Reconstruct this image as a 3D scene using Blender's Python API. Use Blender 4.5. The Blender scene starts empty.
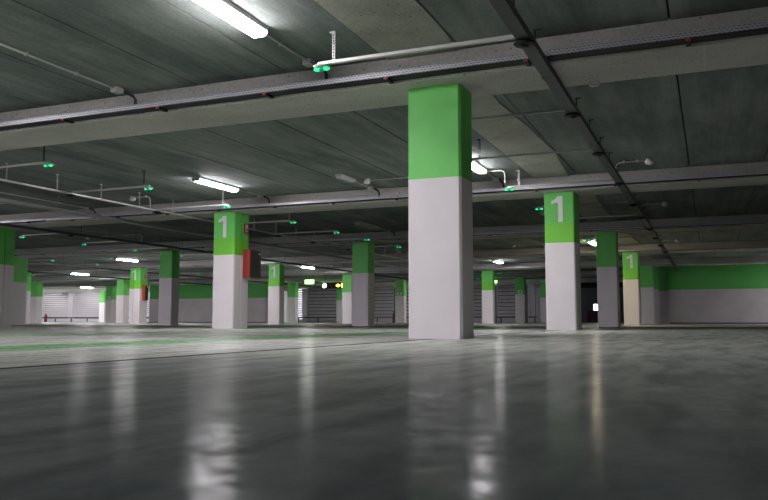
import bpy, bmesh, math, random
from mathutils import Vector, Matrix
random.seed(7)
S = bpy.context.scene
C = S.collection
PI = math.pi

# ------------------------------------------------------------------ materials
def newmat(name):
    m = bpy.data.materials.new(name); m.use_nodes = True
    nt = m.node_tree
    return m, nt, nt.nodes, nt.links, nt.nodes['Principled BSDF']

def plain(name, col, rough=.5, metal=0., spec=.5, var=0., scale=6., bump=0.):
    m, nt, N, L, b = newmat(name)
    b.inputs['Base Color'].default_value = (*col, 1)
    b.inputs['Roughness'].default_value = rough
    b.inputs['Metallic'].default_value = metal
    b.inputs['Specular IOR Level'].default_value = spec
    if var or bump:
        tc = N.new('ShaderNodeTexCoord'); nz = N.new('ShaderNodeTexNoise')
        nz.inputs['Scale'].default_value = scale; nz.inputs['Detail'].default_value = 6
        L.new(tc.outputs['Object'], nz.inputs['Vector'])
        if var:
            r = N.new('ShaderNodeValToRGB')
            r.color_ramp.elements[0].position = .3; r.color_ramp.elements[1].position = .7
            r.color_ramp.elements[0].color = (*[c * (1 - var) for c in col], 1)
            r.color_ramp.elements[1].color = (*[min(1, c * (1 + var)) for c in col], 1)
            L.new(nz.outputs['Fac'], r.inputs['Fac']); L.new(r.outputs['Color'], b.inputs['Base Color'])
        if bump:
            bp = N.new('ShaderNodeBump'); bp.inputs['Strength'].default_value = bump; bp.inputs['Distance'].default_value = .01
            L.new(nz.outputs['Fac'], bp.inputs['Height']); L.new(bp.outputs['Normal'], b.inputs['Normal'])
    return m

def emit(name, col, strength):
    m, nt, N, L, b = newmat(name)
    b.inputs['Base Color'].default_value = (*col, 1)
    b.inputs['Emission Color'].default_value = (*col, 1)
    b.inputs['Emission Strength'].default_value = strength
    return m

def concrete(name, dark, light, scale=1.2, stretch=(1, 1, 1), pores=.0, rough=.85, bump=.25, streak=0.):
    """cast concrete: broad cloudy stains, fine grain and dark air holes"""
    m, nt, N, L, b = newmat(name)
    tc = N.new('ShaderNodeTexCoord')
    mp = N.new('ShaderNodeMapping'); mp.inputs['Scale'].default_value = stretch
    L.new(tc.outputs['Object'], mp.inputs['Vector'])
    n1 = N.new('ShaderNodeTexNoise'); n1.inputs['Scale'].default_value = scale; n1.inputs['Detail'].default_value = 8; n1.inputs['Roughness'].default_value = .62
    L.new(mp.outputs['Vector'], n1.inputs['Vector'])
    r = N.new('ShaderNodeValToRGB'); e = r.color_ramp.elements
    e[0].position = .3; e[1].position = .72; e[0].color = (*dark, 1); e[1].color = (*light, 1)
    L.new(n1.outputs['Fac'], r.inputs['Fac'])
    n2 = N.new('ShaderNodeTexNoise'); n2.inputs['Scale'].default_value = 45; n2.inputs['Detail'].default_value = 4
    L.new(tc.outputs['Object'], n2.inputs['Vector'])
    mr = N.new('ShaderNodeMapRange'); mr.inputs['From Min'].default_value = .3; mr.inputs['From Max'].default_value = .7
    mr.inputs['To Min'].default_value = .85; mr.inputs['To Max'].default_value = 1.12
    L.new(n2.outputs['Fac'], mr.inputs['Value'])
    mul = N.new('ShaderNodeMix'); mul.data_type = 'RGBA'; mul.blend_type = 'MULTIPLY'; mul.inputs['Factor'].default_value = 1
    L.new(r.outputs['Color'], mul.inputs['A']); L.new(mr.outputs['Result'], mul.inputs['B'])
    out = mul.outputs['Result']
    if streak:                       # lengthwise casting streaks, pale blooms and rusty stains
        m3 = N.new('ShaderNodeMapping'); m3.inputs['Scale'].default_value = (9, .35, 1); L.new(tc.outputs['Object'], m3.inputs['Vector'])
        n5 = N.new('ShaderNodeTexNoise'); n5.inputs['Scale'].default_value = 1; n5.inputs['Detail'].default_value = 6; n5.inputs['Roughness'].default_value = .7
        L.new(m3.outputs['Vector'], n5.inputs['Vector'])
        r5 = N.new('ShaderNodeMapRange'); r5.inputs['From Min'].default_value = .3; r5.inputs['From Max'].default_value = .7
        r5.inputs['To Min'].default_value = 1 - streak * .6; r5.inputs['To Max'].default_value = 1 + streak * .5
        L.new(n5.outputs['Fac'], r5.inputs['Value'])
        m5 = N.new('ShaderNodeMix'); m5.data_type = 'RGBA'; m5.blend_type = 'MULTIPLY'; m5.inputs['Factor'].default_value = 1
        L.new(out, m5.inputs['A']); L.new(r5.outputs['Result'], m5.inputs['B']); out = m5.outputs['Result']
        n6 = N.new('ShaderNodeTexNoise'); n6.inputs['Scale'].default_value = 2.2; n6.inputs['Detail'].default_value = 10; n6.inputs['Roughness'].default_value = .75; n6.inputs['Distortion'].default_value = .6
        L.new(tc.outputs['Object'], n6.inputs['Vector'])
        r6 = N.new('ShaderNodeMapRange'); r6.inputs['From Min'].default_value = .58; r6.inputs['From Max'].default_value = .75; r6.inputs['To Max'].default_value = .6
        L.new(n6.outputs['Fac'], r6.inputs['Value'])
        m6 = N.new('ShaderNodeMix'); m6.data_type = 'RGBA'; m6.inputs['B'].default_value = (.33, .35, .325, 1)
        L.new(r6.outputs['Result'], m6.inputs['Factor']); L.new(out, m6.inputs['A']); out = m6.outputs['Result']
    if pores:
        v = N.new('ShaderNodeTexVoronoi'); v.inputs['Scale'].default_value = 13
        L.new(tc.outputs['Object'], v.inputs['Vector'])
        lt = N.new('ShaderNodeMapRange'); lt.inputs['From Min'].default_value = .07; lt.inputs['From Max'].default_value = .16
        lt.inputs['To Min'].default_value = 1 - pores; lt.inputs['To Max'].default_value = 1
        L.new(v.outputs['Distance'], lt.inputs['Value'])
        m2 = N.new('ShaderNodeMix'); m2.data_type = 'RGBA'; m2.blend_type = 'MULTIPLY'; m2.inputs['Factor'].default_value = 1
        L.new(out, m2.inputs['A']); L.new(lt.outputs['Result'], m2.inputs['B']); out = m2.outputs['Result']
    L.new(out, b.inputs['Base Color'])
    b.inputs['Roughness'].default_value = rough
    b.inputs['Specular IOR Level'].default_value = .3
    bp = N.new('ShaderNodeBump'); bp.inputs['Strength'].default_value = bump; bp.inputs['Distance'].default_value = .01
    L.new(n2.outputs['Fac'], bp.inputs['Height']); L.new(bp.outputs['Normal'], b.inputs['Normal'])
    return m

def floor_mat(name, dark, light, rlo, rhi, coat, far_light=None):
    """sealed floor: cloudy tone, tyre scuffs along the driving direction and uneven gloss.
    worn = (dark, light): the coat is worn through to bare concrete deeper in, with a ragged change-over"""
    m, nt, N, L, b = newmat(name)
    tc = N.new('ShaderNodeTexCoord')
    n1 = N.new('ShaderNodeTexNoise'); n1.inputs['Scale'].default_value = 1.1; n1.inputs['Detail'].default_value = 10; n1.inputs['Roughness'].default_value = .65
    L.new(tc.outputs['Object'], n1.inputs['Vector'])
    def ramp(d, l):
        r = N.new('ShaderNodeValToRGB'); e = r.color_ramp.elements
        e[0].position = .3; e[1].position = .7; e[0].color = (*d, 1); e[1].color = (*l, 1)
        L.new(n1.outputs['Fac'], r.inputs['Fac']); return r.outputs['Color']
    col = ramp(dark, light)
    if far_light:  # brighter look of the far floor painted in as a paler colour
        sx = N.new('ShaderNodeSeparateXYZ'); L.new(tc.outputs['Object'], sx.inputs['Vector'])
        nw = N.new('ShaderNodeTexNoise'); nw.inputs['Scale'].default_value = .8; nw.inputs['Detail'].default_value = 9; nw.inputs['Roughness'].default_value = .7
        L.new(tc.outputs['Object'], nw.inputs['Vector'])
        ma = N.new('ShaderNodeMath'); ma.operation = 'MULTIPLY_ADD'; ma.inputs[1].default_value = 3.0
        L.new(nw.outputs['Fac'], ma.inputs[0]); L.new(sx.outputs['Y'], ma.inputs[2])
        mw = N.new('ShaderNodeMapRange'); mw.inputs['From Min'].default_value = far_light[2]; mw.inputs['From Max'].default_value = far_light[3]
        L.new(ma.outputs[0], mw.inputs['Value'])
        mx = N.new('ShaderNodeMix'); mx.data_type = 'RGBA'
        L.new(mw.outputs['Result'], mx.inputs['Factor']); L.new(col, mx.inputs['A']); L.new(ramp(far_light[0], far_light[1]), mx.inputs['B'])
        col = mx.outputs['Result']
    mp = N.new('ShaderNodeMapping'); mp.inputs['Scale'].default_value = (6, 1.1, 1); mp.inputs['Rotation'].default_value = (0, 0, .9)
    L.new(tc.outputs['Object'], mp.inputs['Vector'])
    n2 = N.new('ShaderNodeTexNoise'); n2.inputs['Scale'].default_value = 1.5; n2.inputs['Detail'].default_value = 8
    L.new(mp.outputs['Vector'], n2.inputs['Vector'])
    sc = N.new('ShaderNodeMapRange'); sc.inputs['From Min'].default_value = .36; sc.inputs['From Max'].default_value = .56
    sc.inputs['To Min'].default_value = .74; sc.inputs['To Max'].default_value = 1.1
    L.new(n2.outputs['Fac'], sc.inputs['Value'])
    mul = N.new('ShaderNodeMix'); mul.data_type = 'RGBA'; mul.blend_type = 'MULTIPLY'; mul.inputs['Factor'].default_value = 1
    L.new(col, mul.inputs['A']); L.new(sc.outputs['Result'], mul.inputs['B'])
    L.new(mul.outputs['Result'], b.inputs['Base Color'])
    n3 = N.new('ShaderNodeTexNoise'); n3.inputs['Scale'].default_value = 18; n3.inputs['Detail'].default_value = 8; n3.inputs['Roughness'].default_value = .7
    L.new(tc.outputs['Object'], n3.inputs['Vector'])
    rr = N.new('ShaderNodeMapRange'); rr.inputs['From Min'].default_value = .35; rr.inputs['From Max'].default_value = .65
    rr.inputs['To Min'].default_value = rlo; rr.inputs['To Max'].default_value = rhi
    L.new(n3.outputs['Fac'], rr.inputs['Value']); L.new(rr.outputs['Result'], b.inputs['Roughness'])
    b.inputs['Specular IOR Level'].default_value = 0
    bp = N.new('ShaderNodeBump'); bp.inputs['Strength'].default_value = .07; bp.inputs['Distance'].default_value = .0015
    L.new(n3.outputs['Fac'], bp.inputs['Height'])
    g = N.new('ShaderNodeBsdfGlossy'); g.inputs['Color'].default_value = (1, 1, 1, 1)
    L.new(rr.outputs['Result'], g.inputs['Roughness']); L.new(bp.outputs['Normal'], g.inputs['Normal'])
    fr = N.new('ShaderNodeFresnel'); fr.inputs['IOR'].default_value = 1.35
    mf = N.new('ShaderNodeMath'); mf.operation = 'MULTIPLY'; mf.inputs[1].default_value = coat
    L.new(fr.outputs['Fac'], mf.inputs[0])
    n7 = N.new('ShaderNodeTexNoise'); n7.inputs['Scale'].default_value = 14; n7.inputs['Detail'].default_value = 9; n7.inputs['Roughness'].default_value = .75
    L.new(tc.outputs['Object'], n7.inputs['Vector'])
    r7 = N.new('ShaderNodeMapRange'); r7.inputs['From Min'].default_value = .4; r7.inputs['From Max'].default_value = .6
    r7.inputs['To Min'].default_value = .2; r7.inputs['To Max'].default_value = 1.6
    L.new(n7.outputs['Fac'], r7.inputs['Value'])
    mg = N.new('ShaderNodeMath'); mg.operation = 'MULTIPLY'; L.new(mf.outputs[0], mg.inputs[0]); L.new(r7.outputs['Result'], mg.inputs[1]); mf = mg
    ms = N.new('ShaderNodeMixShader'); L.new(mf.outputs[0], ms.inputs[0])
    L.new(b.outputs['BSDF'], ms.inputs[1]); L.new(g.outputs['BSDF'], ms.inputs[2])
    L.new(ms.outputs[0], N['Material Output'].inputs['Surface'])
    return m

def tray_mat():
    """galvanised tray side with two staggered rows of punched slots"""
    m, nt, N, L, b = newmat('perforated_steel')
    tc = N.new('ShaderNodeTexCoord')
    mp = N.new('ShaderNodeMapping'); mp.inputs['Rotation'].default_value = (PI / 2, 0, 0)
    L.new(tc.outputs['Object'], mp.inputs['Vector'])
    br = N.new('ShaderNodeTexBrick'); br.inputs['Scale'].default_value = 1
    br.inputs['Brick Width'].default_value = .036; br.inputs['Row Height'].default_value = .02
    br.inputs['Mortar Size'].default_value = .007; br.inputs['Mortar Smooth'].default_value = .4
    br.inputs['Color1'].default_value = (.26, .26, .29, 1); br.inputs['Color2'].default_value = (.34, .34, .37, 1)
    br.inputs['Mortar'].default_value = (.80, .80, .86, 1)
    L.new(mp.outputs['Vector'], br.inputs['Vector'])
    nz = N.new('ShaderNodeTexNoise'); nz.inputs['Scale'].default_value = 45; nz.inputs['Detail'].default_value = 3
    L.new(tc.outputs['Object'], nz.inputs['Vector'])
    mx = N.new('ShaderNodeMix'); mx.data_type = 'RGBA'; mx.blend_type = 'MULTIPLY'; mx.inputs['Factor'].default_value = .6
    L.new(br.outputs['Color'], mx.inputs['A']); L.new(nz.outputs['Color'], mx.inputs['B'])
    L.new(mx.outputs['Result'], b.inputs['Base Color'])
    b.inputs['Metallic'].default_value = .35; b.inputs['Roughness'].default_value = .45
    return m

M = dict(
    ceiling=concrete('ceiling_concrete', (.092, .12, .115), (.30, .33, .31), 1.0, (1.7, .45, 1), .3, streak=.34),
    strip=concrete('cast_strip_concrete', (.28, .29, .25), (.48, .48, .41), 1.6, (1, 1, 1), .75, bump=.5),
    beam=concrete('beam_concrete', (.41, .405, .375), (.59, .575, .545), 1.3, (.7, 1, 2.5), .7, bump=.4),
    wallc=concrete('raw_wall_concrete', (.20, .20, .20), (.32, .32, .31), .8),
    dark=plain('dark_void', (.02, .022, .02), .9),
    white=plain('pale_column_paint', (.74, .69, .71), .55, var=.03, scale=3, bump=.06),
    green=plain('green_paint', (.15, .62, .12), .5, var=.05, scale=4, bump=.05),
    lime=plain('lime_green_paint', (.16, .57, .035), .5, var=.04, scale=4, bump=.05),
    wgrey=plain('pale_wall_paint', (.47, .43, .45), .6, var=.09, scale=1.2, bump=.06),
    wgreen=plain('green_wall_paint', (.08, .37, .075), .55, var=.06, scale=1.5, bump=.05),
    number=plain('white_number_paint', (.80, .77, .80), .5, var=.04, scale=20),
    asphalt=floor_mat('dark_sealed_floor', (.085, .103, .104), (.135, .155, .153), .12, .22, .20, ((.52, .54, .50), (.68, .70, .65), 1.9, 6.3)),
    slab=floor_mat('light_sealed_floor', (.40, .41, .38), (.54, .55, .51), .17, .3, .24),
    lane=floor_mat('darker_band_floor', (.19, .195, .18), (.27, .275, .255), .3, .4, .2),  # darker band across the floor
    stripe=floor_mat('green_floor_paint', (.13, .30, .13), (.18, .38, .175), .25, .35, .25),
    joint=plain('joint_sealant', (.012, .013, .013), .9, spec=.1),
    tray=tray_mat(),
    steel=plain('galvanised_steel', (.30, .30, .315), .45, .4, var=.15, scale=25),
    trunk=plain('grey_trunking', (.055, .062, .062), .5, .1, var=.1, scale=5),
    pipe=plain('pale_conduit', (.60, .59, .58), .4, .1),
    box=plain('grey_plastic_box', (.50, .50, .48), .5, var=.08, scale=30),
    black=plain('black_plastic', (.008, .009, .01), .5, spec=.25),
    blue=plain('dark_hose', (.02, .025, .04), .4),
    redcap=plain('red_plastic_cap', (.36, .07, .05), .5),
    red=plain('red_enamel', (.31, .033, .02), .35, var=.05, scale=6),
    signred=plain('sign_red', (.33, .02, .02), .4),
    signwhite=plain('sign_white', (.75, .74, .72), .4),
    signgrey=plain('sign_grey', (.10, .11, .11), .4),
    glass=plain('dark_cabinet_glass', (.025, .022, .022), .12),
    housing=plain('lamp_housing', (.62, .63, .63), .45),
    off=plain('unlit_diffuser', (.48, .52, .48), .25),
    lamp=emit('lit_diffuser', (1, .955, .985), 26),
    warm=emit('warm_lit_diffuser', (1, .86, .62), 22),
    dim=emit('added_fill_diffuser', (1, .955, .985), 6),
    led=emit('green_led', (.01, .60, .20), .6),
    ledoff=plain('green_lens', (.03, .42, .18), .15),
    louver=plain('louver_metal', (.66, .63, .67), .45, .15, var=.04, scale=2),
    louverdark=plain('grey_louver_metal', (.55, .52, .57), .45, .15, var=.1, scale=2),
    rail=plain('rail_grey', (.10, .105, .12), .5),
    exitgreen=emit('exit_sign_green', (.22, .95, .12), 2.2),
    exitwhite=emit('exit_sign_white', (.85, 1, .75), 4.5),
    yellow=emit('display_yellow', (1, .62, .06), 4.0),
    pink=emit('display_white', (1, .80, .76), 4.0),
    green_glow=plain('green_lit_cover', (.75, .85, .65), .5),  # green light falling on the display cover, painted as its colour
    maroon=plain('dark_red_panel', (.12, .012, .018), .5),
    white_ball=plain('detector_white', (.75, .74, .70), .4),
    clear=plain('frosted_cover', (.62, .66, .66), .2),
)

# ------------------------------------------------------------------ mesh builder
class MB:
    def __init__(s): s.bm = bmesh.new()
    def box(s, x0, x1, y0, y1, z0, z1, mi=0):
        v = [s.bm.verts.new((x, y, z)) for x in (x0, x1) for y in (y0, y1) for z in (z0, z1)]
        for a in ((0, 1, 3, 2), (4, 6, 7, 5), (0, 4, 5, 1), (2, 3, 7, 6), (0, 2, 6, 4), (1, 5, 7, 3)):
            f = s.bm.faces.new([v[i] for i in a]); f.material_index = mi
        return s
    def prism(s, pts, axis, a, b, mi=0):
        """closed outline pts extruded from a to b along axis ('x','y','z')"""
        def P(p, t):
            return {'x': (t, p[0], p[1]), 'y': (p[0], t, p[1]), 'z': (p[0], p[1], t)}[axis]
        A = [s.bm.verts.new(P(p, a)) for p in pts]; B = [s.bm.verts.new(P(p, b)) for p in pts]
        n = len(pts); fs = [s.bm.faces.new(A), s.bm.faces.new(B[::-1])]
        for i in range(n): fs.append(s.bm.faces.new((A[i], B[i], B[(i + 1) % n], A[(i + 1) % n])))
        for f in fs: f.material_index = mi
        return s
    def tube(s, pts, r, n=8, mi=0, closed=True):
        pts = [Vector(p) for p in pts]; rings = []
        for i, p in enumerate(pts):
            d = (pts[min(i + 1, len(pts) - 1)] - pts[max(i - 1, 0)]).normalized()
            up = Vector((0, 0, 1)) if abs(d.z) < .9 else Vector((1, 0, 0))
            a = d.cross(up).normalized(); b = d.cross(a)
            rr = r[i] if isinstance(r, (list, tuple)) else r
            rings.append([s.bm.verts.new(p + a * math.cos(2 * PI * k / n) * rr + b * math.sin(2 * PI * k / n) * rr) for k in range(n)])
        for u, w in zip(rings, rings[1:]):
            for k in range(n):
                f = s.bm.faces.new((u[k], u[(k + 1) % n], w[(k + 1) % n], w[k])); f.material_index = mi; f.smooth = True
        if closed:
            s.bm.faces.new(rings[0]).material_index = mi; s.bm.faces.new(rings[-1][::-1]).material_index = mi
        return s
    def lathe(s, c, prof, n=16, mi=0):
        """profile [(radius, z)] turned about a vertical axis through c"""
        rings = []
        for r, z in prof:
            rings.append([s.bm.verts.new((c[0] + math.cos(2 * PI * k / n) * r, c[1] + math.sin(2 * PI * k / n) * r, c[2] + z)) for k in range(n)])
        for u, w in zip(rings, rings[1:]):
            for k in range(n):
                f = s.bm.faces.new((u[k], u[(k + 1) % n], w[(k + 1) % n], w[k])); f.material_index = mi; f.smooth = True
        s.bm.faces.new(rings[0]).material_index = mi; s.bm.faces.new(rings[-1][::-1]).material_index = mi
        return s
    def build(s, name, mats, parent=None, bevel=0.):
        bmesh.ops.recalc_face_normals(s.bm, faces=s.bm.faces)
        me = bpy.data.meshes.new(name); s.bm.to_mesh(me); s.bm.free()
        for m in (mats if isinstance(mats, (list, tuple)) else [mats]): me.materials.append(M[m])
        o = bpy.data.objects.new(name, me); C.objects.link(o)
        if parent: o.parent = parent
        if bevel:
            b = o.modifiers.new('edge', 'BEVEL'); b.width = bevel; b.segments = 2; b.limit_method = 'ANGLE'
        return o

def tag(o, label=None, cat=None, group=None, kind=None):
    if label: o['label'] = label
    if cat: o['category'] = cat
    if group: o['group'] = group
    if kind: o['kind'] = kind
    return o
def thing(name, label, cat, loc, group=None):
    o = bpy.data.objects.new(name, None); o.location = loc; o.empty_display_size = .1; C.objects.link(o)
    return tag(o, label, cat, group, 'thing')
def struct(o, label=None): return tag(o, label, None, None, 'structure')
ORD = ['first', 'second', 'third', 'fourth', 'fifth', 'sixth', 'seventh', 'eighth', 'ninth', 'tenth', 'eleventh', 'twelfth']

# ------------------------------------------------------------------ key dimensions (metres)
H, CEIL, PAINT = 2.40, 2.65, 1.511
X0, DX, Y0, DY = -2.63, 6.846, 6.885, 6.74
XL, XR, YF, YB = -52.6, 9.8, -13.8, 55.0
def row(j): return Y0 + DY * j

# ------------------------------------------------------------------ floor
fl = MB()
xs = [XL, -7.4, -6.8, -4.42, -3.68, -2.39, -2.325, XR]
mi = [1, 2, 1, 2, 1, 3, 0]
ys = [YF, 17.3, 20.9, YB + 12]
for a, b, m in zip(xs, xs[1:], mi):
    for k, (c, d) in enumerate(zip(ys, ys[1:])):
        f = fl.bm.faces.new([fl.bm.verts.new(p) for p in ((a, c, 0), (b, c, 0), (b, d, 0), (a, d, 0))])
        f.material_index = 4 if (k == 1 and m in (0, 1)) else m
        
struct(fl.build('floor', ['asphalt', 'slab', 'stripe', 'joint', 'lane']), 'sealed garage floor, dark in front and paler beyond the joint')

# ------------------------------------------------------------------ ceiling: precast slabs with open joints and cast strips
ce = MB()
x = X0 - .12
edges = []
base = -2.75
for p in range(-2, 8):
    b = base - 6.85 * p
    # cast strip right of b up to b + 1.5, slabs left of b
    edges.append((b + .0, b + .72, 1 if p == 0 else 0)); edges.append((b + .74, b + 1.45, 0))
    for k in range(5):
        edges.append((b - 1.08 * (k + 1), b - 1.08 * k - .018, 0))
for a, b, m in edges:
    a, b = max(a, XL), min(b, XR)
    if b - a < .05: continue
    if m == 1:
        # ragged cast strip, poured a little lower, its right edge broken
        pts = [(a, YF)]
        n = 120
        right = []
        for i in range(n + 1):
            y = YF + (YB - YF) * i / n
            right.append((b - .03 - .05 * random.random() + .05 * math.sin(y * 1.3), y))
        poly = [(a, YF)] + right + [(a, YB)]
        ce.prism(poly, 'z', CEIL - .012, CEIL + .1, 1)
        ce.box(b - .15, b, YF, YB, CEIL + .004, CEIL + .1, 0)
    else:
        ce.box(a, b, YF, YB, CEIL, CEIL + .1, 0)
ce.box(XL, XR, YF, YB, CEIL + .06, CEIL + .25, 2)
struct(ce.build('ceiling', ['ceiling', 'strip', 'dark']), 'concrete slab ceiling with open joints')

# ------------------------------------------------------------------ beams
rownames = ['nearest beam in front', 'second beam', 'third beam', 'fourth beam', 'fifth beam', 'sixth beam', 'farthest beam']
for j in range(-2, 7):
    y = row(j); m = MB()
    m.box(XL, XR, y - .185, y + .535, H, CEIL + .02)
    for k in range(-1, 8):                                   # sealed joints of the precast lengths
        xj = .03 - DX * k
        if XL < xj < XR:
            m.box(xj - .008, xj + .008, y - .184, y + .534, H - .001, H + .1, 1)
            
    struct(m.build('ceiling_beam', ['beam', 'box']), 'concrete ceiling beam across the garage')

# ------------------------------------------------------------------ outer walls
struct(MB().box(XL - .3, XL, YF - .3, YB, 0, CEIL + .2).build('wall_left', 'wallc'))
struct(MB().box(XR, XR + .3, YF - .3, YB, 0, CEIL + .2).build('wall_right', 'wallc'))
struct(MB().box(XL - 40, XR + 40, -90, YF, -.3, -.02).build('added_ground_outside', 'wallc'), 'unseen ground added beyond the made-up open side behind the viewpoint')  # unseen ground added so the sky does not light the ceiling from below
struct(MB().box(-11.0, XR + .3, YF - .3, YF, 0, CEIL + .2).build('wall_front_light_block', 'wallc'))  # unseen partial wall, its width set to trim the incoming daylight
wb = MB()
wb.box(-12.5, -7.38, YB, YB + .3, 0, CEIL + .2).box(-6.95, XR, YB, YB + .3, 0, CEIL + .2)
wb.box(-7.38, -6.95, YB, YB + .3, 0, .78).box(-7.38, -6.95, YB, YB + .3, 1.25, CEIL + .2)
struct(wb.build('wall_back', 'signgrey'))
def painted(m, x0, x1, y0, y1, top, gi=1):
    m.box(x0, x1, y0, y1, 0, PAINT, 0); m.box(x0, x1, y0, y1, PAINT, top, gi)
m = MB(); painted(m, -1.66, XR, 36.9, 37.2, CEIL); m.box(-1.66, XR, 36.88, 36.9, 0, .07, 2); painted(m, -2.3, -1.66, 38.2, 38.4, CEIL)
struct(m.build('wall_far_right', ['wgrey', 'wgreen', 'rail']), 'far wall with a green band above pale grey')
m = MB(); painted(m, -33.4, -24.75, 40.75, 41.55, H); m.box(-33.4, -24.75, 40.73, 40.75, 0, .06, 2)
struct(m.build('wall_far_left', ['wgrey', 'wgreen', 'rail']), 'wall panel with a green band left of centre')
m = MB(); painted(m, -2.36, -2.08, 36.2, 36.88, CEIL)
struct(m.build('trim_1', ['wgrey', 'wgreen']))
struct(MB().box(-10.6, -2.2, 49.3, 49.5, H - .25, CEIL).build('trim_2', 'dark'))
struct(MB().box(-52.6, -12.1, 48.9, 49.3, H + .02, CEIL).build('trim_3', 'beam'))

# ------------------------------------------------------------------ columns
DIG = [(.0, .70), (.0, .83), (.14, .87), (.24, .93), (.30, 1.0), (.53, 1.0), (.53, 0), (.32, 0), (.32, .74), (.22, .76)]
def column(i, j, label, number=False, x=None, y=None, w=.522, d=.44, groove=None, sign=None, lime=None):
    x = X0 - DX * i if x is None else x
    y = row(j) if y is None else y
    lime = number if lime is None else lime
    root = thing('concrete_column', label, 'column', (x, y, 0))
    c = .022
    pts = [(c, 0), (w - c, 0), (w, c), (w, d - c), (w - c, d), (c, d), (0, d - c), (0, c)]
    if groove:                      # expansion joint between the two halves of a double column
        if groove[0] == 'side':
            g = groove[1]; pts = pts[:3] + [(w, g - .012), (w - .03, g - .012), (w - .03, g + .012), (w, g + .012)] + pts[3:]
        else:
            g = groove[1]; pts = [pts[0], (g - .012, 0), (g - .012, .03), (g + .012, .03), (g + .012, 0)] + pts[1:]
    m = MB(); m.prism(pts, 'z', 0, PAINT, 0)
    if lime:
        m.prism(pts, 'z', PAINT, 1.855, 2); m.prism(pts, 'z', 1.855, H, 1)
    else: m.prism(pts, 'z', PAINT, H, 1)
    m.build('shaft', ['white', 'green', 'lime'], root)
    if number:
        n = MB(); s = .45
        n.prism([(.13 + .36 * px, 1.875 + s * pz) for px, pz in DIG], 'y', -.003, .002)
        tag(n.build('painted_number', 'number', root), 'white painted number 1')
    if sign == 'hose':
        g = MB(); q = .0
        g.box(w - .001, w + .004, d - .21, d - .03, 1.99, 2.20, 0); g.box(w - .001, w + .004, d - .21, d - .03, 1.945, 1.98, 0)
        g.box(w, w + .006, d - .155, d - .06, 2.02, 2.18, 1); g.box(w, w + .008, d - .135, d - .08, 2.04, 2.1, 0)
        g.box(w, w + .006, d - .19, d - .05, 1.955, 1.968, 1)
        tag(g.build('fire_hose_sign', ['signred', 'signwhite'], root), 'small red and white fire hose sign')
    if sign == 'extinguisher':
        g = MB(); g.box(.17, .37, -.004, .001, 1.76, 2.04, 0); g.box(.2, .34, -.006, 0, 1.8, 2.0, 1); g.prism([(.25, 1.82), (.29, 1.82), (.29, 1.92), (.27, 1.97), (.25, 1.92)], 'y', -.008, 0, 0)
        tag(g.build('extinguisher_sign', ['signred', 'signwhite'], root), 'red and white extinguisher sign')
    if sign in ('extinguisher', 'notice'):
        g = MB(); a, z = (.14, 1.55) if sign == 'extinguisher' else (.16, 1.56)
        g.box(a, a + .24, -.004, .001, z, z + .17, 0); g.box(a + .09, a + .15, -.006, 0, z + .03, z + .14, 1)
        tag(g.build('notice_plate', ['signwhite', 'signgrey'], root), 'small grey notice plate')
    return root

column(0, 0, 'largest column, foremost, bright green above pale paint, no number', x=-2.634, y=6.905, w=.532, d=.40)
column(0, 1, 'column right of centre with a big white 1, standing behind the foremost column', True, x=-2.631, y=13.617, d=.56)
column(1, 1, 'large column left of centre with white 1, hose sign and red cabinet on its side', True, x=-9.504, y=13.546, d=.559, groove=('side', .26), sign='hose')
column(0, 2, 'plain dark green and grey column just right of the numbered column right of centre', w=.505)
column(1, 2, 'plain green and grey column just left of the foremost column, third row back', x=-9.49)
column(2, 2, 'plain green and grey column between the two numbered columns at left', x=-16.327, y=20.345, w=.514, d=.40)
column(0, 3, 'cream-lit numbered column on the right, lime green with a white 1', True, x=-2.636, y=26.92, w=.501)
column(1, 3, 'plain green and pale column hidden behind the foremost column')
column(0, 4, 'plain column immediately right of the cream-lit numbered column', w=.5)
column(2, 1, 'dark green and grey column cut off by the left edge of the photo', x=-16.313, d=.58, groove=('side', .28))
column(3, 2, 'dark column with one bright front edge, second from the left edge', x=-23.35, d=.78)
column(3, 3, 'small numbered column at left with white 1, hose sign and red cabinet', True, x=-23.009, y=26.761, w=.543, d=.508, groove=('front', .2), sign='hose')
column(2, 3, 'small numbered column with white 1 right of the red cabinet', True, x=-16.338, w=.533, d=.38)
column(4, 3, 'dark sliver of column behind the bright-edged column at far left', x=-30.015)
column(2, 4, 'small bright column touching the left side of a plain grey one, left of centre', x=-16.458, y=34.185, w=.53)
column(1, 4, 'small bright lime and white column right of the foremost column', x=-9.486, y=34.17, w=.542, d=.315, lime=True)
column(3, 4, 'far plain column hidden behind the large numbered column left of centre')
column(4, 4, 'far pale column just left of the small numbered column at left', x=-30.0)
column(5, 4, 'narrow lime-edged column near the far left louvers', x=-36.32)
column(1, 5, 'small far column with a grey notice plate, right of the lime one', x=-9.45, sign='notice')
column(2, 5, 'small far column with a red extinguisher sign left of the foremost column', x=-16.25, sign='extinguisher')
column(3, 5, 'dark far column beside the left end of the middle louvers', x=-23.15)
column(5, 5, 'far column with a small notice plate, third from the left louvers', sign='notice')
column(6, 5, 'dark far column standing against the left end of the far left louvers', x=-43.31)
column(6, 6, 'farthest thin bright column at the right end of the far left louvers', x=-43.6)
column(1, 6, 'thin far sliver of green column at the left of the numbered column right of centre')
column(3, 6, 'thin dark far column in front of the middle louvers', x=-23.2)

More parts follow.
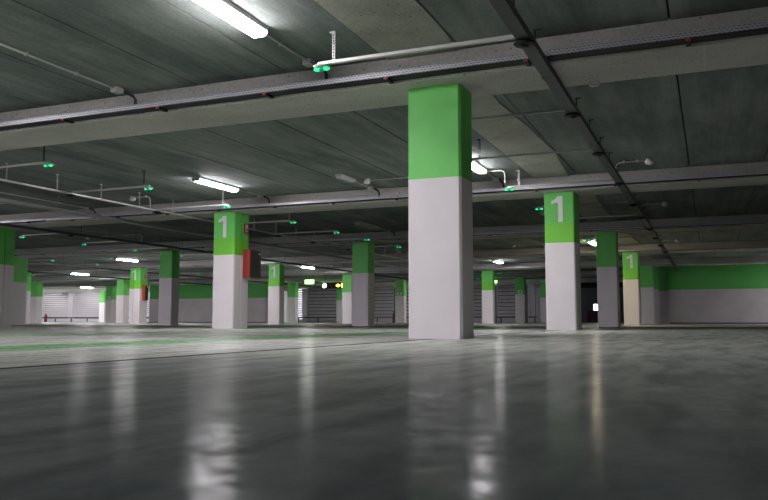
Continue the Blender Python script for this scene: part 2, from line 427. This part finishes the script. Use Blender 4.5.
# ------------------------------------------------------------------ red hose cabinets on the column sides
def cabinet(x, y, z0, z1, label, dx=.2, dy=.50):
    r = thing('hose_cabinet', label, 'hose cabinet', (x, y, 0))
    b = MB(); b.box(0, dx, 0, dy, z0, z1); b.build('cabinet_body', 'red', r, .006)
    g = MB(); g.box(dx - .004, dx + .010, .03, dy - .02, z0 + .02, z1 - .02); g.build('glass_door', 'glass', r)
    k = MB(); k.box(dx + .008, dx + .02, dy - .11, dy - .04, z1 - .085, z1 - .06); k.build('label_plate', 'signwhite', r)
    return r
cabinet(-8.98, 13.87, 1.05, 1.64, 'red fire hose cabinet with dark glass on the large numbered column left of centre', .17, .44)
cabinet(-22.466, 26.92, 1.00, 1.66, 'small far red fire hose cabinet on the small numbered column at left', .14, .24)

# ------------------------------------------------------------------ cable trays along the beams
trayw = ['nearest', 'second', 'third', 'fourth', 'fifth', 'sixth']
for j in range(-1, 6):
    y = row(j) - .185
    lab = 'perforated galvanised cable tray along the %s beam from the front' % trayw[max(j, 0)] if j >= 0 else 'perforated cable tray on the beam behind the viewpoint'
    r = thing('cable_tray', lab, 'cable tray', (0, y, 0))
    a, b = -.155, -.012
    zb, zt = 2.424, 2.482
    m = MB(); m.box(XL, XR, a, a + .004, zb, zt); m.box(XL, XR, a, a + .014, zt - .003, zt); m.build('tray_side', 'tray', r)
    m = MB(); m.box(XL, XR, a, b, zb, zb + .004); m.box(XL, XR, b - .004, b, zb, zt); m.build('tray_bottom', 'black', r)  # underside coloured black to stand for the shade below the tray
    for t in range(4):
        MB().tube([(XL, a + .03 + .025 * t, zb + .018), (XR, a + .03 + .025 * t, zb + .018)], .010, 6).build('cable', 'black', r)
    xs = [-.09 - 1.31 * k for k in range(-6, 39)]
    vis = {-1: (-4, 2), 0: (-9, 2), 1: (-18, 3), 2: (-26, 3), 3: (-34, 1), 4: (-42, 0), 5: (-46, -3)}[j]
    for xx in xs:
        if not vis[0] < xx < vis[1]: continue
        k = MB(); k.box(xx - .018, xx + .018, a + .005, -.003, zb - .020, zb - .001); br = k.build('bracket', 'black', r)
        k = MB(); k.box(xx - .022, xx + .022, a - .010, a + .006, zb - .022, zb); k.build('end_cap', 'redcap', br, .003)

# ------------------------------------------------------------------ trunking runs with hanger rods
def perforated_strip(m, x, y, z0, z1, w=.026, mi=0):
    m.box(x - w / 2, x - w / 2 + .007, y - .002, y + .002, z0, z1, mi); m.box(x + w / 2 - .007, x + w / 2, y - .002, y + .002, z0, z1, mi)
    z = z0
    while z < z1 - .005:
        m.box(x - w / 2 + .006, x + w / 2 - .006, y - .002, y + .002, z, min(z + .011, z1), mi); z += .026
    m.box(x - w / 2 - .02, x + w / 2, y - .012, y + .012, z1 - .012, z1, mi)
def trunking(x, y0, y1, label, w=.105, z0=2.33, z1=2.385, rods=(), mat='trunk', rodx=-.045, rodmat='trunk', strip=False):
    r = thing('cable_trunking', label, 'trunking', (x, y0, 0))
    m = MB(); m.box(-w / 2, w / 2, 0, y1 - y0, z0, z1); m.box(-w / 2 - .004, w / 2 + .004, 0, y1 - y0, z1 - .008, z1 + .002)
    m.build('duct', mat, r)
    # couplers where two lengths meet
    yy = 1.45
    while yy < min(y1 - y0, 24):
        k = MB(); k.box(-w / 2 - .005, w / 2 + .005, yy - .04, yy + .04, z0 - .003, z1 + .004); k.build('coupler', mat, r); yy += 3.0
    for yr in rods:
        if not y0 < yr < y1: continue
        if any(row(j) - .2 < yr < row(j) + .55 for j in range(-1, 7)): continue
        k = MB()
        if strip: perforated_strip(k, rodx, yr - y0, z1, CEIL)
        else:
            k.tube([(rodx, yr - y0, z1), (rodx, yr - y0, CEIL)], .007, 6); k.box(rodx - .012, rodx + .05, yr - y0 - .012, yr - y0 + .012, CEIL - .012, CEIL)
        k.build('hanger', rodmat, r)
    return r
trunking(-1.26, 2.4, 41.2, 'long dark cable trunking running away right of the foremost column', rods=[3.7, 4.7, 5.7, 6.48] + [7.69 + 1.03 * k for k in range(22)], rodx=-.042)
trunking(-10.19, 2.4, 40.5, 'thin pale cable trunking on white hangers crossing the ceiling at left', w=.038, z0=2.35, z1=2.375, mat='pipe', rods=[7.9 + 1.04 * k for k in range(22)], rodx=0, rodmat='pipe', strip=True)  # same trunking type; lamp light on it painted as a pale colour
trunking(-11.98, 2.4, 40.5, 'wide grey trunking behind the thin pale one at upper left', w=.15, z0=2.34, z1=2.396, mat='steel', rodmat='steel', rods=[8.6 + 1.6 * k for k in range(14)])
trunking(-14.95, 8, 40.5, 'dark trunking above the left edge column, running to the far louvers', w=.10, rods=[14.5 + 1.05 * k for k in range(20)])
trunking(-23.9, 14, 48.5, 'far left trunking running beyond the small numbered column', w=.10, rods=[21.5 + 1.2 * k for k in range(18)], mat='trunk')
trunking(-28.65, 14, 48.5, 'farthest left trunking running towards the far left louvers', w=.10, rods=[28.5 + 1.2 * k for k in range(14)])

# ------------------------------------------------------------------ arms, parking indicators and bay sensors
def arm(xa, xb, y, label, z=2.372, hang=None, w=.044, h=.028, black_strip=False, mat='pipe'):
    x0, x1 = min(xa, xb), max(xa, xb)
    r = thing('hanging_conduit', label, 'conduit', ((x0 + x1) / 2, y, 0))
    hx = (x1 - x0) / 2
    MB().box(-hx, hx, -w / 2, w / 2, z, z + h).build('channel', mat, r, .004)
    if hang is not None:
        m = MB(); perforated_strip(m, hang - (x0 + x1) / 2, 0, z + h, CEIL, .028)
        m.build('hanger_strip', 'black' if black_strip else 'pipe', r)
    return r
def indicator(x, y, label, z=2.372):
    r = thing('parking_indicator', label, 'indicator light', (x, y, z), 'green bay indicator lights')
    MB().lathe((0, 0, -.028), [(.03, 0), (.075, .006), (.078, .016), (.05, .024), (.035, .028)], 14).build('housing', 'box', r)
    for s in (-1, 1):
        m = MB(); m.lathe((s * .044, -.01, -.052), [(.012, 0), (.026, .006), (.032, .014), (.026, .022), (.014, .026)], 14)
        tag(m.build('led_lens', 'led', r), 'glowing green lens')
    MB().lathe((0, -.005, -.05), [(.02, 0), (.034, .006), (.036, .024)], 12).build('lens_centre', 'ledoff', r)
    return r
def sensor(x, y, label, z=2.33):
    r = thing('bay_sensor', label, 'sensor', (x, y, z), 'round bay sensors')
    MB().lathe((0, 0, -.034), [(.035, 0), (.075, .003), (.086, .014), (.082, .024), (.06, .034)], 20).build('sensor_body', 'black', r)
    MB().lathe((0, 0, -.046), [(.012, 0), (.03, .004), (.034, .014)], 14).build('sensor_eye', 'black', r)
    return r
RY = [5.86, 8.18, 10.25, 12.68, 15.15, 17.12, 19.38, 21.62, 23.85, 26.1, 28.4]
for k, y in enumerate(RY):
    hang = {0: -2.912, 2: -2.85, 3: -2.86, 4: -2.86}.get(k)
    o = ORD[k]
    arm(-1.31, -3.06 if k != 1 else -3.0, y, '%s conduit arm from the front, reaching left off the dark right trunking' % o, hang=hang, black_strip=(k == 2), z=2.372 if k else 2.366, mat='pipe' if k == 0 else 'steel', w=.044 if k == 0 else .034, h=.028 if k == 0 else .022)
    indicator(-3.02, y, 'green indicator light at the left end of the %s arm of the dark right trunking' % o, 2.372 if k else 2.366)
    sensor(-1.26, y, 'round dark sensor under the right trunking at its %s arm from the front' % o)
LY = [8.18, 10.3, 12.58, 15.18, 17.38, 19.25, 21.6]
for k, y in enumerate(LY):
    o = ORD[k]
    arm(-10.17, -8.50, y, '%s conduit arm from the front, reaching right off the thin pale trunking' % o, hang=-8.62 if k < 4 else None, black_strip=(k < 2))
    indicator(-8.52, y, 'green indicator light at the right end of the %s arm of the thin pale trunking' % o)
    sensor(-10.19, y, 'round dark sensor under the thin pale trunking at its %s arm' % o, 2.345)
for k, y in enumerate([15.15, 17.35, 19.5, 21.8, 24.0, 26.3]):
    o = ORD[k]
    arm(-15.0, -16.62, y, '%s conduit arm of the dark trunking above the left edge column' % o)
    indicator(-16.6, y, 'green indicator light on the %s arm of the trunking above the left edge column' % o)
    if k in (0, 3): sensor(-14.95, y, 'round dark sensor below the trunking above the left edge column at its %s arm' % o)
for k, y in enumerate([21.7, 24, 28.4, 30.6, 35, 37.3]):
    o = ORD[k]
    arm(-23.88, -22.25, y, '%s far left conduit arm beyond the small numbered column' % o)
    indicator(-22.25, y, 'tiny green indicator light on the %s far left arm beyond the small numbered column' % o)
for k, y in enumerate([28.4, 30.6, 32.9, 35, 37.3, 42, 44.3]):
    o = ORD[k]
    arm(-28.67, -30.3, y, '%s of the farthest left conduit arms near the far left louvers' % o)
    indicator(-30.3, y, 'tiny green indicator light on the %s of the farthest left arms' % o)
arm(-12.03, -13.6, 10.75, 'pale conduit arm at the left edge, reaching left off the wide grey trunking')
arm(-12.03, -13.6, 13.05, 'pale conduit arm left of the wide grey trunking, just before the second beam')
for k, (x, y) in enumerate([(-9.0, 35.6), (-11.3, 40.0), (-9.35, 43.2), (-8.7, 44.2)]):
    indicator(x, y, 'tiny far green light %s' % ['beside the top of the small lime column', 'between the small lime column and the notice plate column', 'at the top left of the notice plate column', 'at the top right of the notice plate column'][k], 2.36)
    arm(x - .1, x + 1.2, y, 'far conduit arm %s' % ['beside the small lime column', 'between the lime column and the notice plate column', 'left above the notice plate column', 'right above the notice plate column'][k], 2.36)

# ------------------------------------------------------------------ lamps
def lamp(x, y, lit, label, L=1.22):
    r = thing('ceiling_lamp', label, 'ceiling lamp', (x, y, CEIL), None)
    h = MB(); h.prism([(-.085, 0), (.085, 0), (.082, -.042), (-.082, -.042)], 'y', .0, L); h.build('lamp_housing', 'housing', r)
    d = MB(); d.prism([(-.08, -.042), (.08, -.042), (.076, -.062), (.05, -.08), (-.05, -.08), (-.076, -.062)], 'y', .012, L - .012)
    d.build('diffuser', {1: 'lamp', 2: 'warm', 0: 'off', 3: 'dim'}[lit], r)
    for y_ in (.0, L - .014):
        MB().prism([(-.085, -.03), (.085, -.03), (.079, -.063), (.052, -.083), (-.052, -.083), (-.079, -.063)], 'y', y_, y_ + .014).build('end_cap', 'housing', r)
    return r
A, B = -3.46, -8.15
P2 = 13.69
def LYk(k): return 4.33 + DY * k
lamp(A, LYk(0), 1, 'large lit ceiling lamp at the top left, nearest the viewer')
lamp(B, LYk(1), 1, 'lit ceiling lamp above and left of the large numbered column left of centre')
lamp(A + .08, LYk(1), 1, 'lit ceiling lamp half hidden by the right side of the foremost column')
lamp(B, LYk(4), 1, 'small lit ceiling lamp above the small lime column')
lamp(A + .1, LYk(3), 2, 'warm yellow lit lamp left of the plain dark green column on the right')
lamp(A - P2, LYk(4), 1, 'small lit ceiling lamp left of the exit sign column group, centre')
lamp(A - P2, LYk(3), 1, 'lit ceiling lamp hidden behind the large numbered column left of centre')
lamp(B - P2, LYk(3), 1, 'lit ceiling lamp above the small numbered column at left')
lamp(-30.8, LYk(4), 1, 'lit ceiling lamp above the far left louvers, nearer one')
lamp(-43.1, LYk(6), 1, 'lit ceiling lamp right before the far left louvers, farther one')
lamp(B, LYk(2), 0, 'unlit ceiling lamp just above the plain column left of the foremost column')
lamp(A, LYk(2), 0, 'unlit ceiling lamp behind the numbered column right of centre')
lamp(B, LYk(3), 0, 'unlit ceiling lamp hidden behind the foremost column')
lamp(A, LYk(-2), 1, 'lit lamp behind the viewpoint, right side of the lane')
lamp(B, LYk(-1), 1, 'lit lamp behind the viewpoint, left side of the lane')
lamp(5.5, LYk(4), 1, 'lit lamp beyond the right edge near the far wall')
lamp(B, LYk(0), 1, 'added fill lamp beyond the left edge, level with the nearest lit one')  # from here on, lamps out of view added to raise the brightness
lamp(A - P2, LYk(1), 1, 'added fill lamp beyond the left edge, in the next lane')
lamp(A - P2, LYk(-1), 1, 'added fill lamp beyond the left edge, behind the viewpoint in the next lane')
lamp(B - P2, LYk(1), 1, 'added fill lamp beyond the left edge, far side of the next lane')
lamp(-30.8, LYk(2), 1, 'added fill lamp far beyond the left edge')
lamp(5.5, LYk(-1), 1, 'added fill lamp behind the viewpoint to the right')
lamp(A, LYk(-1), 1, 'added fill lamp just behind the viewpoint, right side of the lane')
lamp(B, LYk(-2), 1, 'added fill lamp farthest behind the viewpoint on the left')
for xx, yy, lab in ((4.6, 34.62, 'far right, before the far right wall'), (-26.5, 34.62, 'before the right half of the far wall panel'), (-31.0, 34.62, 'before the left half of the far wall panel'),
                    (-46.0, 34.62, 'on the way to the far left louvers'), (-26.0, 27.85, 'behind the fourth beam at left'), (-38.5, 27.85, 'behind the fourth beam at far left'), (-50.5, 42.9, 'close to the left end of the far left louvers'), (-47.9, 42.9, 'close to the pale post of the far left louvers'), (-44.6, 42.9, 'close to the right part of the far left louvers'), (-41.0, 42.9, 'close to the louvers behind the far columns'), (-49.6, 41.3, 'at the left end of the far left louvers'), (-46.4, 41.3, 'before the pale post of the far left louvers'), (-42.6, 41.3, 'before the right end of the far left louvers'), (-38.5, 41.3, 'left of the far wall panel')):
    lamp(xx, yy, 1, 'added unseen fill lamp above a beam ' + lab)  # off-grid lamps added out of sight to brighten far walls, columns and louvers
for xx, lab in ((-32.5, 'behind the far wall panel'), (-25.0, 'before the louvers under the exit sign'), (-19.6, 'before the louvers left of the foremost column'), (-13.6, 'before the louvers right of the foremost column')):
    lamp(xx, 41.3, 1, 'added unseen fill lamp above the sixth beam ' + lab)  # added out of sight to brighten the middle louvers
for xx in (-50.2, -46.2, -43.0, -39.8):
    o = lamp(xx - .61, 48.0, 3, 'added unseen wash lamp close above the far left louvers, behind the last beam, %s' % {-50.2: 'leftmost', -46.2: 'second from left', -43.0: 'third from left', -39.8: 'rightmost'}[xx])
    o.rotation_euler = (0, 0, -PI / 2)  # unseen dim lamps added to wash the far left louvers with light
lamp(-35.5, LYk(6), 1, 'added unseen fill lamp behind the far wall panel near the louvers')
lamp(-50.0, LYk(6), 1, 'added unseen fill lamp at the left end of the far left louvers')  # this lamp and the one before are added to brighten the louvers

# conduit lines that feed the lamps, each with a junction box and a dark hose down to the tray
def feed(x, y0, j, label, z=2.632):
    yb = row(j) - .185
    yj = yb - .30
    r = thing('conduit_line', label, 'conduit', (x, y0, 0))
    m = MB(); m.tube([(0, 0, z), (0, yj - y0, z)], .011, 8); m.build('conduit', 'pipe', r)
    k = 0
    yy = .35
    while yy < yj - y0 - .1:
        MB().box(-.02, .02, yy - .01, yy + .01, z - .016, CEIL - .001).build('clip', 'box', r); yy += .62
    MB().box(-.045, .045, yj - y0 - .02, yj - y0 + .09, CEIL - .055, CEIL).build('junction_box', 'box', r, .006)
    e = yb - y0
    pts = [(.02, yj - y0 + .08, CEIL - .03), (.05, yj - y0 + .13, CEIL - .035), (.08, e - .10, CEIL - .06), (.09, e - .075, 2.56), (.09, e - .075, 2.485)]
    MB().tube(pts, .017, 8).build('hose', 'blue', r)
    return r
feed(A, LYk(0) + 1.22, 0, 'conduit with junction box running from the near top left lamp to the nearest beam')
feed(-5.78, 2.4, 0, 'pale conduit with box and clips at upper left, ending at the nearest beam')
feed(B, LYk(1) + 1.22, 1, 'conduit with box from the lamp above the large numbered column to the second beam')
feed(A + .08, LYk(1) + 1.22, 1, 'conduit with box from the lamp beside the foremost column to the second beam')
feed(-5.76, 12.44, 1, 'conduit with box from the small emergency light to the second beam')
feed(B, LYk(2) + 1.22, 2, 'conduit with box from the unlit lamp to the third beam')
feed(A, LYk(3) + 1.22, 3, 'conduit with box from the warm lit lamp to the fourth beam')
feed(-12.6, 10.2, 1, 'conduit with a pale box at left, just before the second beam')
# emergency light
r = thing('ceiling_emergency_light', 'small unlit clear emergency light on the ceiling left of the foremost column', 'emergency light', (-5.76, 11.78, CEIL))
MB().box(-.06, .06, 0, .62, -.03, 0).build('base', 'box', r, .004)
MB().prism([(-.055, -.03), (.055, -.03), (.045, -.075), (-.045, -.075)], 'y', .02, .5).build('cover', 'clear', r, .006)
MB().box(-.035, .035, .5, .6, -.055, -.03).build('test_unit', 'box', r)

# ------------------------------------------------------------------ smoke detectors on bent conduits
def detector(xd, y, xr, yr, ztray, label):
    r = thing('smoke_detector', label, 'smoke detector', (xd, y, CEIL))
    MB().lathe((0, 0, -.095), [(.02, 0), (.048, .012), (.062, .036), (.058, .06), (.045, .078), (.045, .095)], 18).build('detector_head', 'white_ball', r)
    s = 1 if xr > xd else -1
    z = -.028; L = xr - xd
    pts = [(s * .04, 0, z), (L - s * .10, 0, z), (L - s * .05, 0, z - .006), (L - s * .014, .0, z - .03), (L, .0, z - .075), (L, .0, ztray - CEIL)]
    MB().tube(pts, .0105, 8).build('bent_conduit', 'pipe', r)
    for t in (.35, .75): MB().box(L * t - .012, L * t + .012, -.018, .018, z - .016, 0).build('clip', 'box', r)
    return r
detector(-.79, 12.5, -1.285, 12.6, 2.387, 'white smoke detector on a bent pipe right of the dark right trunking, nearest')
detector(-5.5, 12.42, -3.03, 12.45, 2.405, 'white smoke detector left of the foremost column on a long pipe')
detector(-10.65, 12.4, -10.21, 12.45, 2.377, 'white smoke detector at left above the thin pale trunking')
detector(-.81, 17.3, -1.28, 17.3, 2.387, 'second white smoke detector right of the dark right trunking')
detector(-.86, 25.5, -1.28, 25.5, 2.387, 'third and farthest smoke detector right of the dark right trunking')
detector(-17.0, 17.9, -15.0, 17.9, 2.387, 'small white smoke detector at far left above the lamp row')
detector(-10.2, 25.9, -9.0, 25.9, 2.4, 'tiny white detector between the plain column and the foremost column')
detector(-5.9, 25.3, -4.9, 25.3, 2.4, 'tiny warm-lit detector left of the numbered column right of centre')
# small white holder under the nearest beam, right
r = thing('beam_bracket', 'tiny white bracket under the nearest beam right of the dark trunking', 'bracket', (-.93, 7.36, H))
MB().box(-.045, .045, -.01, .01, -.012, 0).build('plate', 'box', r)
for s in (-1, 1): MB().box(s * .04 - .006, s * .04 + .006, -.01, .01, -.04, -.01).build('lug', 'signwhite', r)
MB().box(-.03, .03, -.008, .008, -.045, -.035).build('crossbar', 'signwhite', r)

# ------------------------------------------------------------------ louvered facade panels and rail in front
def louver(x0, x1, label, mat='louver', post='l', pitch=.16, openness=0., y=49.0, z0=.12, z1=2.42):
    r = thing('louvered_panel', label, 'louver', ((x0 + x1) / 2, y, 0))
    hx = (x1 - x0) / 2
    f = MB(); f.box(-hx - .05, -hx, -.04, .08, 0, z1 + .03); f.box(hx, hx + .05, -.04, .08, 0, z1 + .03); f.box(-hx, hx, -.03, .08, z1 - .02, z1 + .05); f.box(-hx, hx, -.02, .08, 0, .14)
    f.build('frame', mat, r)
    m = MB(); z = z0
    while z < z1 - .02:
        hgt = pitch * (.78 if not openness else 1 - openness)
        m.prism([(-.05, z), (-.035, z - .004), (.02, z + hgt - .004), (.005, z + hgt)], 'x', -hx, hx); z += pitch
    if not openness: MB().box(-hx, hx, .05, .07, .02, z1).build('shade_backing', 'rail', r)  # dark sheet put in for the shade between the slats
    m.build('slats', mat, r)
    return r
louver(-51.9, -48.3, 'bright far louvered panel at the far left, left of the pale post')
louver(-47.7, -44.75, 'bright far louvered panel right of the pale post at far left')
louver(-44.5, -41.5, 'far louvered panel behind the far columns at left')
louver(-41.3, -37.9, 'bright far louvered panel seen between the small numbered column and a plain column')
louver(-37.6, -34.3, 'far louvered panel hidden behind the wall panel, left half')
louver(-34.0, -30.8, 'far louvered panel hidden behind the wall panel, middle')
louver(-30.5, -27.45, 'far louvered panel beside the narrow bright louver strip')
louver(-27.15, -26.7, 'narrow open louver strip with daylight between its slats, centre left', openness=.07)
louver(-26.25, -22.95, 'grey far louvered panel under the exit sign', 'louverdark', pitch=.235)
louver(-22.75, -19.75, 'grey far louvered panel left of the foremost column', 'louverdark', pitch=.235)
louver(-19.55, -16.25, 'grey far louvered panel hidden behind the foremost column', 'louverdark', pitch=.235)
louver(-16.05, -12.75, 'grey far louvered panel just right of the foremost column', 'louverdark', pitch=.235)
louver(-12.55, -10.75, 'grey far louvered panel between the lime column and the notice plate column', 'louverdark', pitch=.235)
louver(-10.55, -10.2, 'narrow dark louvered strip at the left of the far gate', 'louverdark', openness=.1)
r = louver(-10.05, -9.25, 'far gate leaf with open slats, left leaf', 'louverdark', openness=.12)
r = louver(-9.05, -8.3, 'far gate leaf with open slats, right leaf beside the numbered column', 'louverdark', openness=.12)
for x0, x1, lab in ((-48.24, -47.76, 'wide pale post between the two bright far left louvered panels'), (-26.64, -26.31, 'pale post beside the narrow open louver strip'),
                    (-44.69, -44.56, 'far post behind the farthest thin column'), (-41.44, -41.36, 'far post left of the small numbered column'), (-37.84, -37.66, 'far post behind the plain column at left'),
                    (-34.24, -34.06, 'far post behind the large numbered column left of centre'), (-30.74, -30.56, 'far post behind the far wall panel'), (-27.39, -27.21, 'far post left of the narrow open louver strip'),
                    (-22.89, -22.81, 'far dark post behind the small bright column'), (-19.69, -19.61, 'far dark post left of the column with the extinguisher sign'), (-16.19, -16.11, 'far dark post behind the foremost column'),
                    (-12.69, -12.61, 'far dark post just right of the small lime column'), (-10.69, -10.61, 'far dark post right of the notice plate column'), (-10.14, -10.11, 'thin dark post left of the far gate'), (-9.19, -9.11, 'thin dark post between the far gate leaves')):
    m = 'louver' if x1 - x0 > .3 or x0 < -36 else 'rail'
    tag(MB().box(x0, x1, 48.88 if x1 - x0 > .3 else 48.94, 49.08, 0, 2.39).build('facade_post', m), lab, 'post', None, 'thing')
struct(MB().box(-8.2, -7.5, 49.0, 49.3, 0, CEIL).build('wall_pier', 'dark'))
def rail(x0, x1, label):
    r = thing('guard_rail', label, 'guard rail', (x0, 48.2, 0))
    MB().box(0, x1 - x0, -.03, .03, .30, .40).build('bar', 'rail', r)
    n = max(2, round((x1 - x0) / 1.9))
    for k in range(n + 1):
        xx = .1 + (x1 - x0 - .2) * k / n
        MB().box(xx - .05, xx + .05, -.025, .025, 0, .32).build('post', 'rail', r)
rail(-50.6, -43.8, 'low dark guard rail in front of the far left louvers')
rail(-43.0, -34.5, 'low guard rail seen between the small numbered column and a plain column')
rail(-28.2, -23.4, 'low dark guard rail in front of the louvers under the exit sign')
rail(-22.4, -17.0, 'low dark guard rail in front of the louvers left of the foremost column')
rail(-16.5, -9.9, 'low dark guard rail in front of the louvers right of the foremost column')

# ------------------------------------------------------------------ far signs and small things
r = thing('exit_sign', 'small glowing green exit sign hanging before the middle louvers', 'exit sign', (-20.3, 38.0, 0))
MB().box(-.27, .27, 0, .06, 2.15, 2.38).build('sign_case', 'exitgreen', r, .01)
MB().box(-.19, .19, -.006, .0, 2.2, 2.33).build('sign_face', 'exitwhite', r)
for s in (-.2, .2): MB().tube([(s, .03, 2.38), (s, .03, CEIL)], .008, 6).build('hanger', 'black', r)
r = thing('direction_display', 'dark overhead display with yellow arrow and pale round light', 'display sign', (-18.86, 38.6, 0))
MB().box(-1.0, 1.0, 0, .12, 1.90, 2.24).build('display_case', 'black', r)
MB().box(-1.0, 1.0, -.02, .12, 2.24, 2.30).build('top_cover', 'green_glow', r)
m = MB(); m.tube([(-.80, .01, 2.06), (-.80, -.012, 2.06)], .12, 16); m.build('round_light', 'pink', r)
MB().prism([(-.10, 2.06), (.06, 2.15), (.06, 2.09), (.16, 2.09), (.16, 2.03), (.06, 2.03), (.06, 1.97)], 'y', -.012, .002).build('arrow', 'yellow', r)
MB().box(.25, .47, -.012, .002, 1.96, 2.17).build('lit_symbol', 'yellow', r)
MB().box(.58, .72, -.012, .002, 1.96, 2.15).build('lit_bar', 'yellow', r)
for s in (-.8, .8): MB().tube([(s, .06, 2.3), (s, .06, CEIL)], .012, 6).build('hanger', 'black', r)
r = thing('exit_sign', 'tiny yellow green exit sign beside the small lime column', 'exit sign', (-10.45, 40.3, 0))
MB().box(-.10, .10, 0, .05, 2.12, 2.26).build('sign_case', 'exitgreen', r)
MB().tube([(0, .02, 2.25), (0, .02, CEIL)], .008, 6).build('hanger', 'black', r)
def extinguisher(x, y, label):
    r = thing('fire_extinguisher', label, 'fire extinguisher', (x, y, 0))
    MB().lathe((0, 0, 0), [(.10, 0), (.11, .03), (.11, .48), (.08, .55), (.035, .60)], 14).build('cylinder', 'maroon', r)
    MB().lathe((0, 0, .58), [(.035, 0), (.035, .06), (.02, .07)], 10).build('valve', 'black', r)
    MB().box(-.12, .02, -.015, .015, .64, .67).build('handle', 'black', r)
    MB().tube([(.03, 0, .63), (.12, -.02, .60), (.15, -.02, .45), (.13, -.02, .2)], .014, 6).build('hose', 'black', r)
extinguisher(-49.6, 47.9, 'red fire extinguisher on the floor at the left end of the far left louvers')
extinguisher(-16.42, 40.9, 'red fire extinguisher at the foot of the far column with the extinguisher sign')
r = thing('storage_cabinet', 'dark red cabinet in the dark gap left of the plain dark green column', 'cabinet', (-7.0, 52.2, 0))
MB().box(-.42, .55, 0, .5, .05, .78).build('body', 'maroon', r); MB().box(-.44, .57, -.01, .52, .78, .80).build('top', 'maroon', r)
r = thing('glass_door', 'pale narrow glass door in the dark gap right of the small numbered column', 'door', (-25.2, 44.2, 0))
MB().box(-.42, -.36, 0, .06, 0, 2.05).build('door_frame', 'pipe', r); MB().box(.1, .16, 0, .06, 0, 2.05).build('door_frame', 'pipe', r); MB().box(-.36, .1, .02, .04, .02, 2.02).build('pane', 'clear', r)
MB().box(-.34, -.3, -.04, .02, .95, 1.1).build('handle', 'black', r)

# ------------------------------------------------------------------ daylight outside, camera, colour
w = bpy.data.worlds.new('daylight'); S.world = w; w.use_nodes = True
bg = w.node_tree.nodes['Background']; bg.inputs['Color'].default_value = (.93, .90, 1, 1); bg.inputs['Strength'].default_value = 3.0
cam = bpy.data.cameras.new('camera'); co = bpy.data.objects.new('camera', cam); C.objects.link(co)
co.location = (0, 0, .174); co.rotation_euler = (math.radians(90 + 5.125), 0, math.radians(22.63))
cam.sensor_width = 36; cam.lens = 780 / 768 * 36; cam.clip_end = 300; cam.clip_start = .02
S.camera = co
S.view_settings.view_transform = 'Standard'; S.view_settings.look = 'None'; S.view_settings.gamma = 1
S.view_settings.exposure = 1.85
S.cycles.use_denoising = True
S.cycles.max_bounces = 8; S.cycles.diffuse_bounces = 5; S.cycles.glossy_bounces = 4
S.cycles.sample_clamp_indirect = 6
